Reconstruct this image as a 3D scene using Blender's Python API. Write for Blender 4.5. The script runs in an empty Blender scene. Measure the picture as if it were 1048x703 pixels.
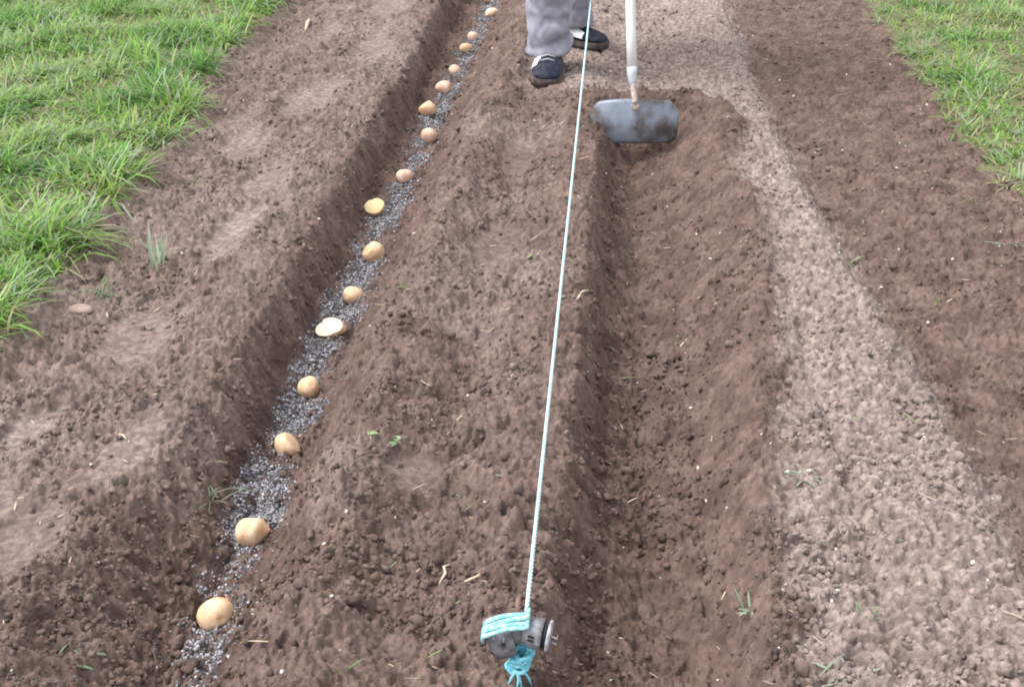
import bpy, bmesh, math, random
import numpy as np
from mathutils import Vector, Matrix

random.seed(7)
RS = np.random.RandomState(11)
scene = bpy.context.scene
COL = scene.collection
R = math.radians

# ------------------------------------------------------------------ helpers
def tag(o, label=None, cat=None, group=None, kind=None):
    if label: o['label'] = label
    if cat: o['category'] = cat
    if group: o['group'] = group
    if kind: o['kind'] = kind
    return o

def link(name, me, mat=None, parent=None, smooth=True):
    o = bpy.data.objects.new(name, me)
    COL.objects.link(o)
    if mat is not None and len(me.materials) == 0:
        me.materials.append(mat)
    if smooth and len(me.polygons):
        me.polygons.foreach_set('use_smooth', np.ones(len(me.polygons), dtype=bool))
    if parent is not None:
        o.parent = parent
    return o

def empty(name, loc, rz=0.0):
    o = bpy.data.objects.new(name, None)
    o.empty_display_size = 0.05
    COL.objects.link(o)
    o.location = loc
    o.rotation_euler = (0, 0, rz)
    return o

def np_mesh(name, V, loops, starts, totals):
    me = bpy.data.meshes.new(name)
    V = np.ascontiguousarray(V, dtype=np.float32)
    me.vertices.add(len(V)); me.vertices.foreach_set('co', V.ravel())
    me.loops.add(len(loops)); me.loops.foreach_set('vertex_index', np.ascontiguousarray(loops, dtype=np.int32))
    me.polygons.add(len(starts))
    me.polygons.foreach_set('loop_start', np.ascontiguousarray(starts, dtype=np.int32))
    me.polygons.foreach_set('loop_total', np.ascontiguousarray(totals, dtype=np.int32))
    me.update(calc_edges=True)
    me.validate()
    return me

def quads_mesh(name, V, F):
    F = np.asarray(F); k = F.shape[1]
    n = len(F)
    return np_mesh(name, V, F.ravel(), np.arange(n) * k, np.full(n, k))

def attr(me, name, vals):
    a = me.attributes.new(name, 'FLOAT', 'POINT')
    a.data.foreach_set('value', np.ascontiguousarray(vals, dtype=np.float32))

def attr_col(me, name, rgb):
    a = me.attributes.new(name, 'FLOAT_COLOR', 'POINT')
    c = np.ones((len(rgb), 4), dtype=np.float32); c[:, :3] = rgb
    a.data.foreach_set('color', c.ravel())

def bm_obj(name, bm, mat, parent=None, smooth=True):
    me = bpy.data.meshes.new(name)
    bmesh.ops.recalc_face_normals(bm, faces=bm.faces)
    bm.to_mesh(me); bm.free()
    return link(name, me, mat, parent, smooth)

def smooth01(t):
    t = np.clip(t, 0, 1)
    return t * t * (3 - 2 * t)

# ------------------------------------------------------------------ noise
def _h(ix, iy, seed):
    n = (ix.astype(np.int64) * 374761393 + iy.astype(np.int64) * 668265263 + seed * 974634777) & 0xFFFFFFFF
    n = ((n ^ (n >> 13)) * 1274126177) & 0xFFFFFFFF
    n = n ^ (n >> 16)
    n = (n * 2246822519) & 0xFFFFFFFF
    n = n ^ (n >> 15)
    return (n & 0xFFFFFF).astype(np.float32) / np.float32(0xFFFFFF)

def vnoise(x, y, seed=0):
    """smooth gradient noise about -1..1"""
    ix = np.floor(x); iy = np.floor(y)
    fx = (x - ix).astype(np.float32); fy = (y - iy).astype(np.float32)
    def g(dx, dy):
        a = _h(ix + dx, iy + dy, seed) * np.float32(2 * math.pi)
        return np.cos(a) * (fx - dx) + np.sin(a) * (fy - dy)
    u = fx * fx * fx * (fx * (fx * 6 - 15) + 10); v = fy * fy * fy * (fy * (fy * 6 - 15) + 10)
    a = g(0, 0); b = g(1, 0); c = g(0, 1); d = g(1, 1)
    return ((a + (b - a) * u) * (1 - v) + (c + (d - c) * u) * v) * 1.5

def fbm(x, y, s, octs=3, seed=0):
    r = 0; a = 1.0; t = 0
    for k in range(octs):
        r = r + a * vnoise(x * s, y * s, seed + 17 * k); t += a
        a *= 0.5; s *= 2.03
    return r / t

def clods(x, y, size, seed, fill=0.75):
    """height (0..~1) of half-buried lumps, one per jittered cell"""
    wx = x / size + 0.35 * vnoise(x / size * 1.7, y / size * 1.7, seed + 5)
    wy = y / size + 0.35 * vnoise(x / size * 1.7, y / size * 1.7, seed + 9)
    ix = np.floor(wx); iy = np.floor(wy)
    best = np.zeros(x.shape, dtype=np.float32)
    for dx in (-1, 0, 1):
        for dy in (-1, 0, 1):
            cx = ix + dx; cy = iy + dy
            a = _h(cx, cy, seed); b = _h(cx, cy, seed + 1); r = _h(cx, cy, seed + 2); e = _h(cx, cy, seed + 3)
            rad = 0.25 + 0.55 * r * r
            px = cx + a - wx; py = cy + b - wy
            el = 0.65 + 0.7 * e
            d2 = (px * px * el + py * py / el) / (rad * rad)
            hh = np.sqrt(np.clip(1 - d2, 0, None)) * rad * (e * 0.6 + 0.5)
            hh = np.where(r < fill, hh, 0)
            best = np.maximum(best, hh)
    return best

# ------------------------------------------------------------------ the lie of the land (metres; rows run along +y)
def pl(pts):
    p = np.array(pts, dtype=np.float64)
    return lambda y: np.interp(y, p[:, 0], p[:, 1])

gL = pl([(0, -.95), (1, -1.02), (1.92, -1.078), (2.19, -1.06), (2.53, -1.10), (2.92, -1.125), (3.41, -1.175), (3.87, -1.24), (4.55, -1.26), (6, -1.30), (9, -1.36)])
lip1L = pl([(0.5, -.72), (1.03, -.69), (1.29, -.66), (1.6, -.622), (1.9, -.612), (2.4, -.618), (2.87, -.622), (3.71, -.632), (4.9, -.648), (7, -.65)])
wall1 = pl([(0.8, .20), (1.05, .18), (1.3, .14), (1.55, .085), (1.9, .055), (4, .045), (8, .045)])
lip1R = pl([(0.8, -.36), (1.12, -.375), (1.54, -.40), (2.06, -.388), (2.7, -.378), (3.55, -.355), (4.46, -.345), (7, -.34)])
lip2L = pl([(0.8, -.078), (1.08, -.068), (1.33, -.052), (1.6, -.04), (2.15, -.03), (3.07, -.018), (3.6, -.012), (8, 0)])
lip2R = pl([(0.8, .20), (1.13, .222), (1.3, .243), (1.69, .275), (2.09, .33), (2.4, .35), (2.65, .358), (3.16, .325), (3.45, .26), (3.6, .22), (8, .22)])
pathR = pl([(0.8, .60), (1.32, .575), (1.84, .560), (2.28, .526), (2.73, .494), (3.54, .468), (4.74, .478), (8, .49)])
gR = pl([(0.8, 1.02), (2, .99), (2.82, .985), (3.0, .97), (3.29, .965), (3.86, .985), (4.81, 1.015), (8, 1.05)])

gC = pl([(.9, -.470), (1.24, -.485), (1.32, -.496), (1.6, -.530), (1.87, -.540), (2.23, -.528), (2.72, -.528), (3.0, -.515), (3.6, -.522), (4.05, -.515), (4.7, -.505), (5.43, -.493), (8, -.49)])
gW = pl([(.9, .022), (1.25, .026), (1.45, .036), (1.75, .048), (2.0, .042), (2.4, .030), (3.0, .026), (4, .026), (8, .026)])
PATCHES = [  # smooth trodden prints: x, y, radius x, radius y, depth
    (-.83, 1.95, .075, .15, .014), (-.80, 2.44, .06, .17, .016), (-.88, 3.55, .08, .22, .012), (-.76, 1.30, .05, .10, .012),
    (-.90, 1.62, .04, .07, .010), (-.81, 2.80, .06, .15, .012), (-.265, 1.53, .035, .07, .014), (-.95, 3.1, .07, .16, .010),
    (-.80, 4.2, .09, .25, .012), (-.225, 2.45, .05, .16, .010), (-.215, 3.05, .05, .17, .012), (-.85, 4.9, .1, .25, .012)]

def h2(y):
    return 1 - smooth01((y - 3.22) / 0.30)

def wob(y, s, a, seed):
    return a * vnoise(y * s, np.zeros_like(y) + seed * 3.7, seed) + a * .5 * vnoise(y * s * 2.7, np.zeros_like(y) + seed * 1.3, seed + 40)

def profile(x, y):
    hh = h2(y)
    l1 = lip1L(y) + wob(y, 9, .010, 1); r1 = lip1R(y) + wob(y, 7, .014, 2)
    l2 = lip2L(y) + wob(y, 10, .008, 3); r2 = lip2R(y) + wob(y, 6, .016, 4)
    w1 = wall1(y); g = gL(y) + wob(y, 6, .03, 5); pr = pathR(y) + wob(y, 6, .012, 6); gr = gR(y) + wob(y, 5, .03, 7)
    w2 = .074 + .016 * vnoise(y * 6, y * 0 + 5.5, 91)
    one = np.ones_like(y)
    d1 = .55 + .45 * smooth01((y - 1.0) / .75)
    xs = [-60 * one, g - .08, g + .01, g + .07, -.86 * one, l1 - .10, l1 - .01, l1 + w1, -.525 * one, -.475 * one, r1, r1 + .045, -.225 * one, l2 - .055, l2,
          l2 + w2, .085 * one, .165 * one, r2 - .01, r2 + .045, pr - .03, pr + .025, pr + .17, .86 * one, gr, gr + .10, 60 * one]
    zs = [.035 * one, .035 * one, .015 * one, -.008 * one, .004 * one, .022 * one, .020 * one, -.088 * d1, -.098 * d1, -.088 * d1, .008 * one, .026 * one, -.006 * one, .022 * one, .016 * one,
          -.090 * hh, -.114 * hh, -.088 * hh, .006 * one + .018 * hh, .016 * one, .020 * one, -.014 * one, .000 * one, .010 * one, .016 * one, .030 * one, .030 * one]
    z = np.zeros_like(x)
    for i in range(len(xs) - 1):
        t = (x - xs[i]) / np.maximum(xs[i + 1] - xs[i], 1e-4)
        m = (t >= 0) & (t < 1)
        s = np.clip(t, 0, 1); s = .45 * s + .55 * smooth01(s)
        z = np.where(m, zs[i] + (zs[i + 1] - zs[i]) * s, z)
    return z, (l1, w1, r1, l2, w2, r2, pr, g, gr, hh)

def masks(x, y, P):
    l1, w1, r1, l2, w2, r2, pr, g, gr, hh = P
    n1 = .020 * vnoise(x * 11, y * 11, 61) + .016 * vnoise(x * 27, y * 27, 62) + .008 * vnoise(x * 70, y * 70, 63)
    ss = lambda a: smooth01(a / .03 + .5)
    wide = lambda a: smooth01(a / .034 + .5)
    n2 = n1 * 1.8 + .018 * vnoise(x * 6, y * 6, 64)
    path = wide(x - (r2 + .012) + n2) * wide((pr + .005) - x + n2 * .8)
    beyond = smooth01((y - 3.56 + n1 * 3) / .10) * ss(x - (-.13 + .5 * n1) + n1) * ss((pr + .005) - x + n1)
    path = np.maximum(path, beyond)
    gravel = ss(gW(y) + .014 * vnoise(y * 5, y * 0 + 2.2, 71) - np.abs(x - gC(y)) + n1 * 1.3) * ss(x - l1 - w1 * .9)
    gravel = gravel * smooth01((y - 1.06) / .15) * (1 - .8 * smooth01((vnoise(x * 4 + 3, y * 5.5, 73) - .10) / .25)) * (1 - .5 * smooth01((vnoise(x * 24, y * 22, 74) - .16) / .2)) * (1 - .4 * smooth01((1.12 - y) / .1))
    lawn = np.maximum(ss(g - x + n1 * 1.5), ss(x - gr + n1 * 1.5))
    smooth_p = np.zeros_like(x); dep = np.zeros_like(x)
    for (a, b, rx, ry, d) in PATCHES:
        q = ((x - a + n1 * .9) / rx) ** 2 + ((y - b + n1 * 1.4) / ry) ** 2
        m = smooth01(1.45 - q)
        smooth_p = np.maximum(smooth_p, m); dep = np.maximum(dep, d * m)
    left = ss(l1 - .03 - x) * (1 - lawn)
    smooth_p = np.maximum(smooth_p, left * .85 * smooth01((vnoise(x * 6.5, y * 3.2, 81) - .30) / .35))
    wall = np.maximum(ss(x - l1 + .005) * ss(l1 + w1 + .01 - x), ss(x - l2 + .005) * ss(l2 + w2 + .01 - x) * hh)
    trench2 = ss(x - l2) * ss(r2 - x + n1) * smooth01(hh * 4)
    trench1 = ss(x - l1 - .6 * w1) * ss(r1 - .01 - x)
    return path, gravel, lawn, smooth_p, dep, left, wall, trench1, trench2

def ss_(a):
    return smooth01(a / .04 + .5)

def terrain(x, y, detail=True):
    x = x.astype(np.float64); y = y.astype(np.float64)
    z, P = profile(x, y)
    path, gravel, lawn, sm, dep, left, wall, t1, t2 = masks(x, y, P)
    bed = smooth01((x - P[6] - .02) / .05) * (1 - lawn)
    z = z - dep
    q = np.sqrt(((x - .12) / .23) ** 2 + ((y - 3.28) / .27) ** 2) + .12 * vnoise(x * 9, y * 9, 141)
    mound = np.exp(-((q - 1.0) / .22) ** 2) * smooth01((y - 3.05) / .25) * ss_(x + .10)
    z = z + .034 * mound
    z = z + fbm(x, y, 3.2, 2, 101) * .012 * (1 - .4 * path) + .013 * fbm(x, y, 10, 3, 102) * (1 - .6 * sm)
    # wheel-worn groove along the trodden strip
    gx = .372 + .012 * vnoise(y * 3, y * 0 + .7, 33)
    z = z - .011 * np.exp(-((x - gx) / .010) ** 2) * path * smooth01((2.3 - y) / .3)
    if detail:
        rough = (1 - .85 * sm) * (1 - .15 * bed) * (1 - .3 * lawn)
        cl = np.clip(.50 + 1.2 * vnoise(x * 4.6, y * 4.6, 111), .08, 1.4)       # crumbs gather in drifts
        cl2 = np.clip(.6 + .9 * vnoise(x * 8.1 + 4, y * 8.1, 112), .15, 1.4)
        big = (1 - .55 * path) * (1 - .6 * gravel) * (1 - .25 * t2) * (1 - .35 * bed)
        z = z + .062 * .60 * clods(x, y, .062, 191, .55) * rough * np.clip(cl - .3, 0, 1) * big
        z = z + .036 * .95 * clods(x, y, .036, 201, .55) * rough * cl * big
        z = z + .018 * 1.25 * clods(x, y, .018, 211, .7) * rough * cl2 * (1 - .65 * path)
        z = z + .0095 * 1.1 * clods(x, y, .0095, 221, .85) * rough * (1 - .6 * path)
        z = z + .0058 * vnoise(x * 95, y * 95, 231) * np.clip(rough * 1.2 - .2, .0, 1) + .0024 * vnoise(x * 210, y * 210, 232) * np.clip(rough * 1.2 - .15, .05, 1)
        # cracks and scuffs across the trodden strip
        z = z + path * .0022 * vnoise(x * 36, y * 3.2, 243)
        z = z - .013 * path * np.clip(.55 + 1.1 * vnoise(x * 5, y * 5, 244), .1, 1.3) * smooth01((vnoise(x * 20, y * 38, 241) - .12) / .22) - .008 * path * smooth01((vnoise(x * 55, y * 85, 242) - .16) / .2) + .004 * path * fbm(x, y, 40, 2, 245)
        z = z - .010 * smooth01((vnoise(x * 26, y * 26, 261) - .28) / .2) * rough * (1 - path)     # gaps between crumbs
        z = z + left * .012 * np.clip(vnoise(x * 17, y * 11, 265), 0, 1) * (1 - sm) + (1 - t1) * (1 - t2) * (1 - bed) * (1 - path) * .010 * np.clip(vnoise(x * 21, y * 19, 266), -.2, 1) * rough
        z = z + bed * .007 * vnoise(x * 11, y * 30, 262) + left * sm * (.006 * vnoise(x * 12, y * 9, 263) + .003 * vnoise(x * 33, y * 24, 264))
        # spade cuts down the trench walls
        z = z + wall * .014 * vnoise(x * 16, y * 34, 251) + wall * .009 * vnoise(x * 14, y * 80, 252)
    dry = (.90 + .22 * vnoise(x * 7, y * 4, 132) + .15 * vnoise(x * 34, y * 3.5, 133)) * path + (1 - path) * (.20 * left + .11 * sm * (1 - t2) * (x < -.5) + .05 * sm + .14 * left * vnoise(x * 3.1, y * 1.7, 131) + .13)
    dry = dry + .30 * (1 - t1) * (1 - t2) * smooth01((vnoise(x * 2.3, y * 2.3, 121)) / .5) * (1 - bed) * (1 - path)
    dry = dry * (1 - .7 * np.maximum(t1, t2)) * (1 - .65 * bed)
    under = .55 * smooth01((y - 3.4) / .5) * smooth01((x + .34) / .1) * smooth01((.1 - x) / .1)
    dry = np.maximum(dry, under)
    dry = dry * (1 - .95 * np.clip(smooth01((1.30 - q) / .18) * smooth01((y - 3.0) / .2) * ss_(x + .10), 0, 1))
    dry = np.clip(dry + .10 * vnoise(x * 14, y * 14, 122) + .08 * vnoise(x * 40, y * 40, 123), 0, 1)
    return z, dry, gravel, lawn, path, P

def ground_z(x, y):
    """one height, crumbs included"""
    return float(terrain(np.array([x], float), np.array([y], float))[0][0])

def base_z(x, y):
    xs = np.array([x + a * .012 for a in (-1, 0, 1)] * 3); ys = np.array([y + b * .012 for b in (-1, -1, -1, 0, 0, 0, 1, 1, 1)])
    return float(np.mean(terrain(xs, ys)[0]))

# ------------------------------------------------------------------ materials
def new_mat(name):
    m = bpy.data.materials.new(name); m.use_nodes = True
    nt = m.node_tree; b = nt.nodes['Principled BSDF']
    return m, nt, b

def N(nt, typ, **kw):
    n = nt.nodes.new(typ)
    for k, v in kw.items():
        if k.startswith('i_'):
            n.inputs[k[2:].replace('_', ' ')].default_value = v
        else:
            setattr(n, k, v)
    return n

def mixc(nt, fac, a, b):
    m = nt.nodes.new('ShaderNodeMix'); m.data_type = 'RGBA'
    for s, v in ((m.inputs[0], fac), (m.inputs[6], a), (m.inputs[7], b)):
        if hasattr(v, 'is_output') or isinstance(v, bpy.types.NodeSocket): nt.links.new(v, s)
        else: s.default_value = v if not isinstance(v, tuple) else (*v, 1)
    return m.outputs[2]

def ramp(nt, src, a, b):
    r = nt.nodes.new('ShaderNodeMapRange'); r.interpolation_type = 'SMOOTHSTEP'
    nt.links.new(src, r.inputs[0]); r.inputs[1].default_value = a; r.inputs[2].default_value = b
    return r.outputs[0]

def noise(nt, vec, scale, detail=3, rough=.55):
    n = N(nt, 'ShaderNodeTexNoise'); n.inputs['Scale'].default_value = scale; n.inputs['Detail'].default_value = detail
    n.inputs['Roughness'].default_value = rough
    nt.links.new(vec, n.inputs['Vector']); return n.outputs['Fac']

MOIST = (.112, .075, .063); MOIST2 = (.190, .130, .109); DRY = (.266, .208, .186); DRY2 = (.372, .303, .273)
def soil_material():
    m, nt, b = new_mat('soil')
    g = N(nt, 'ShaderNodeNewGeometry').outputs['Position']
    dry = N(nt, 'ShaderNodeAttribute', attribute_name='dry').outputs['Fac']
    grav = N(nt, 'ShaderNodeAttribute', attribute_name='gravel').outputs['Fac']
    lawn = N(nt, 'ShaderNodeAttribute', attribute_name='lawn').outputs['Fac']
    n1 = ramp(nt, noise(nt, g, 18, 4), .35, .68)
    n2 = ramp(nt, noise(nt, g, 75, 5, .62), .36, .68)
    n3 = ramp(nt, noise(nt, g, 420, 2, .6), .45, .72)
    wet = mixc(nt, n1, MOIST, MOIST2)
    dr = mixc(nt, n2, DRY, DRY2)
    c = mixc(nt, dry, wet, dr)
    mul = mixc(nt, n2, (.80, .80, .80), (1.14, 1.12, 1.10))
    mm = nt.nodes.new('ShaderNodeMix'); mm.data_type = 'RGBA'; mm.blend_type = 'MULTIPLY'; mm.inputs[0].default_value = 1
    nt.links.new(c, mm.inputs[6]); nt.links.new(mul, mm.inputs[7]); c = mm.outputs[2]
    gv = mixc(nt, n3, (.13, .125, .125), (.30, .30, .315))
    gf = N(nt, 'ShaderNodeMath', operation='MULTIPLY'); nt.links.new(grav, gf.inputs[0]); gf.inputs[1].default_value = .75
    c = mixc(nt, gf.outputs[0], c, gv)
    lw = mixc(nt, n2, (.190, .165, .105), (.130, .155, .062))
    c = mixc(nt, lawn, c, lw)
    nt.links.new(c, b.inputs['Base Color'])
    b.inputs['Roughness'].default_value = .95
    b.inputs['Specular IOR Level'].default_value = .18
    bp = N(nt, 'ShaderNodeBump'); bp.inputs['Strength'].default_value = .6; bp.inputs['Distance'].default_value = .006
    nt.links.new(noise(nt, g, 170, 5, .7), bp.inputs['Height'])
    nt.links.new(bp.outputs[0], b.inputs['Normal'])
    return m

def attr_material(name, rough=.6, spec=.3, var=.15, scale=90, trans=0):
    m, nt, b = new_mat(name)
    c = N(nt, 'ShaderNodeAttribute', attribute_name='col').outputs['Color']
    g = N(nt, 'ShaderNodeNewGeometry').outputs['Position']
    n = noise(nt, g, scale, 2)
    hs = N(nt, 'ShaderNodeHueSaturation'); nt.links.new(c, hs.inputs['Color'])
    mr = N(nt, 'ShaderNodeMapRange'); nt.links.new(n, mr.inputs[0]); mr.inputs[3].default_value = 1 - var * 2; mr.inputs[4].default_value = 1 + var * 2
    nt.links.new(mr.outputs[0], hs.inputs['Value'])
    nt.links.new(hs.outputs[0], b.inputs['Base Color'])
    b.inputs['Roughness'].default_value = rough; b.inputs['Specular IOR Level'].default_value = spec
    if trans:
        t = N(nt, 'ShaderNodeBsdfTranslucent'); nt.links.new(hs.outputs[0], t.inputs['Color'])
        mx = N(nt, 'ShaderNodeMixShader'); mx.inputs[0].default_value = trans
        nt.links.new(b.outputs[0], mx.inputs[1]); nt.links.new(t.outputs[0], mx.inputs[2])
        nt.links.new(mx.outputs[0], nt.nodes['Material Output'].inputs['Surface'])
    return m

def two_tone(name, c1, c2, scale, rough=.7, spec=.3, lo=.35, hi=.7, bump=0, bscale=None, metal=0, detail=4, obj_coords=True, stretch=None):
    m, nt, b = new_mat(name)
    tc = N(nt, 'ShaderNodeTexCoord').outputs['Object' if obj_coords else 'Generated']
    if stretch:
        mp = N(nt, 'ShaderNodeMapping'); mp.inputs['Scale'].default_value = stretch; nt.links.new(tc, mp.inputs[0]); tc = mp.outputs[0]
    f = ramp(nt, noise(nt, tc, scale, detail), lo, hi)
    nt.links.new(mixc(nt, f, c1, c2), b.inputs['Base Color'])
    b.inputs['Roughness'].default_value = rough; b.inputs['Specular IOR Level'].default_value = spec; b.inputs['Metallic'].default_value = metal
    if bump:
        bp = N(nt, 'ShaderNodeBump'); bp.inputs['Strength'].default_value = bump; bp.inputs['Distance'].default_value = .002
        nt.links.new(noise(nt, tc, bscale or scale * 3, 3), bp.inputs['Height']); nt.links.new(bp.outputs[0], b.inputs['Normal'])
    return m

M_SOIL = soil_material()
M_GRASS = attr_material('grass_blades', .5, .4, .08, 60, .42)
M_GRAVEL = attr_material('gravel_grains', .7, .35, .08, 300)
M_CHIP = attr_material('pale_bits', .7, .3, .10, 200)
def spud_material(name, c1, c2):
    m, nt, b = new_mat(name)
    tc = N(nt, 'ShaderNodeTexCoord').outputs['Object']
    oi = N(nt, 'ShaderNodeObjectInfo').outputs['Random']
    ad = N(nt, 'ShaderNodeVectorMath', operation='ADD'); nt.links.new(tc, ad.inputs[0]); nt.links.new(oi, ad.inputs[1]); tc = ad.outputs[0]
    c = mixc(nt, ramp(nt, noise(nt, tc, 48, 4), .3, .7), c1, c2)
    fre = ramp(nt, noise(nt, tc, 420, 2, .5), .64, .72)                    # lenticels
    c = mixc(nt, fre, c, (.42, .27, .16))
    scuff = ramp(nt, noise(nt, tc, 75, 5, .7), .58, .74)                  # scuffs and clinging earth
    sc = N(nt, 'ShaderNodeMath', operation='MULTIPLY'); nt.links.new(scuff, sc.inputs[0]); sc.inputs[1].default_value = .55
    c = mixc(nt, sc.outputs[0], c, (.36, .24, .16))
    nt.links.new(c, b.inputs['Base Color']); b.inputs['Roughness'].default_value = .6; b.inputs['Specular IOR Level'].default_value = .3
    bp = N(nt, 'ShaderNodeBump'); bp.inputs['Strength'].default_value = .3; bp.inputs['Distance'].default_value = .002
    nt.links.new(noise(nt, tc, 240, 3), bp.inputs['Height']); nt.links.new(bp.outputs[0], b.inputs['Normal'])
    return m
M_SPUD = spud_material('potato_skin', (.71, .44, .25), (.86, .63, .42))
M_SPUD_PINK = spud_material('potato_skin_pink', (.70, .43, .31), (.86, .62, .48))
M_CUT_Y = two_tone('cut_potato_yellow', (.74, .58, .28), (.80, .68, .40), 90, .5, .35, .3, .7, .1, 300)
M_CUT_W = two_tone('cut_potato_white', (.66, .58, .42), (.74, .67, .52), 90, .5, .35, .3, .7, .1, 300)
M_SPROUT = two_tone('potato_sprout', (.50, .25, .20), (.62, .38, .28), 200, .6)
M_TWINE = two_tone('pale_twine', (.36, .57, .58), (.60, .77, .77), 260, .6, .3, .35, .65, .4, 500)
M_TWINE_BLUE = two_tone('cyan_twine', (.10, .48, .60), (.34, .72, .80), 160, .55, .35, .35, .65, .5, 500)
M_TURN = two_tone('aqua_twine', (.20, .56, .56), (.46, .76, .75), 200, .6, .3, .35, .65, .4, 500)
M_PLASTIC = two_tone('weathered_grey_plastic', (.12, .115, .125), (.32, .32, .36), 70, .5, .4, .35, .7, .2, 250)
M_PLASTIC_PALE = two_tone('pale_grey_plastic', (.24, .235, .25), (.50, .50, .54), 80, .5, .4)
M_DARK = two_tone('painted_recess_shade', (.015, .015, .02), (.04, .04, .045), 100, .6)  # near-black colour stands in for the shade inside hole, groove and slot
M_ROD = two_tone('rusty_rod', (.16, .09, .07), (.30, .19, .15), 120, .75, .3)
M_WOODW = two_tone('pale_painted_wood', (.60, .58, .57), (.76, .75, .74), 14, .5, .35, .3, .7, .1, 90, stretch=(1, 1, .08))
M_STEEL = two_tone('dull_steel_with_soil', (.085, .068, .062), (.215, .245, .30), 15, .45, .5, .36, .66, .15, 120, metal=.35)
M_NECK = two_tone('worn_steel', (.42, .44, .46), (.58, .60, .62), 40, .5, .4)
M_RUST = two_tone('rusty_steel', (.27, .21, .19), (.42, .36, .33), 90, .7)
M_STEM = two_tone('dry_stick', (.55, .42, .30), (.72, .60, .46), 60, .75)
M_STONE = two_tone('pinkish_stone', (.30, .21, .18), (.42, .32, .28), 60, .8, .3, .3, .7, .3, 150)

# ------------------------------------------------------------------ ground sheet
def build_ground():
    ys = [.62]
    while ys[-1] < 7.6:
        ys.append(ys[-1] + max(.0022 * ys[-1], .0022))
    ys = np.array(ys)
    back = []
    y = ys[0]; d = .01
    while y > -60: y -= d; d *= 1.22; back.append(y)
    fwd = []
    y = ys[-1]; d = .04
    while y < 400: y += d; d *= 1.22; fwd.append(y)
    Y = np.concatenate([np.array(back[::-1]), ys, np.array(fwd)])
    u = np.linspace(-.80, .60, 1500)
    side = []
    s = .01; a = .0
    while a < 40: a += s; s *= 1.3; side.append(a)
    side = np.array(side)
    U = np.concatenate([(-.80 - side)[::-1], u, .60 + side])
    XX = U[None, :] * (np.maximum(Y, .62) + .85)[:, None]
    YY = np.repeat(Y[:, None], len(U), 1)
    sh = XX.shape
    xf = XX.ravel(); yf = YY.ravel()
    inner = (np.abs(xf) < 8) & (yf > .3) & (yf < 9)
    Z = np.full(len(xf), .03); dry = np.full(len(xf), .1); gv = np.zeros(len(xf)); lw = np.ones(len(xf)); pa = np.zeros(len(xf))
    ii = np.where(inner)[0]
    for k in np.array_split(ii, 12):
        z, d, g, l, p, _ = terrain(xf[k], yf[k])
        e = np.clip(np.minimum(np.minimum(8 - np.abs(xf[k]), 9 - yf[k]), (yf[k] - .3) * 2.5), 0, 1)
        Z[k] = .03 + (z - .03) * e; dry[k] = d; gv[k] = g; lw[k] = np.where(e < 1, np.maximum(l, (1 - e) * (np.abs(xf[k]) > 1.2)), l); pa[k] = p
    nrow, ncol = sh
    idx = np.arange(nrow * ncol).reshape(nrow, ncol)
    F = np.stack([idx[:-1, :-1], idx[:-1, 1:], idx[1:, 1:], idx[1:, :-1]], -1).reshape(-1, 4)
    V = np.stack([xf, yf, Z], 1)
    me = quads_mesh('ground', V, F)
    attr(me, 'dry', dry); attr(me, 'gravel', gv); attr(me, 'lawn', lw)
    o = link('ground', me, M_SOIL)
    tag(o, 'brown crumbly garden soil dug into ridges and two planting trenches', 'ground', kind='structure')
build_ground()

# ------------------------------------------------------------------ loose crumbs of soil
def ico(sub):
    bm = bmesh.new(); bmesh.ops.create_icosphere(bm, subdivisions=sub, radius=1)
    V = np.array([v.co[:] for v in bm.verts]); F = np.array([[v.index for v in f.verts] for f in bm.faces]); bm.free()
    return V, F

def scatter_lumps(xs, ys, zs, rad, sub, jitter, squash=(.55, 1.0)):
    V0, F0 = ico(sub); n = len(xs); nv = len(V0)
    rot = RS.rand(n, 3) * 2 * math.pi
    ca, sa = np.cos(rot[:, 0]), np.sin(rot[:, 0]); cb, sb = np.cos(rot[:, 1]), np.sin(rot[:, 1])
    Rz = np.zeros((n, 3, 3)); Rz[:, 0, 0] = ca; Rz[:, 0, 1] = -sa; Rz[:, 1, 0] = sa; Rz[:, 1, 1] = ca; Rz[:, 2, 2] = 1
    Rx = np.zeros((n, 3, 3)); Rx[:, 0, 0] = 1; Rx[:, 1, 1] = cb; Rx[:, 1, 2] = -sb; Rx[:, 2, 1] = sb; Rx[:, 2, 2] = cb
    Rm = Rz @ Rx
    sc = squash[0] + (squash[1] - squash[0]) * RS.rand(n, 1, 3)
    P = V0[None] * (1 + jitter * (RS.rand(n, nv, 1) - .5) * 2) * sc
    P = np.einsum('nij,nvj->nvi', Rm, P) * rad[:, None, None]
    P = P + np.stack([xs, ys, zs], 1)[:, None, :]
    F = (F0[None] + (np.arange(n) * nv)[:, None, None]).reshape(-1, 3)
    return P.reshape(-1, 3), F, nv

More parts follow.
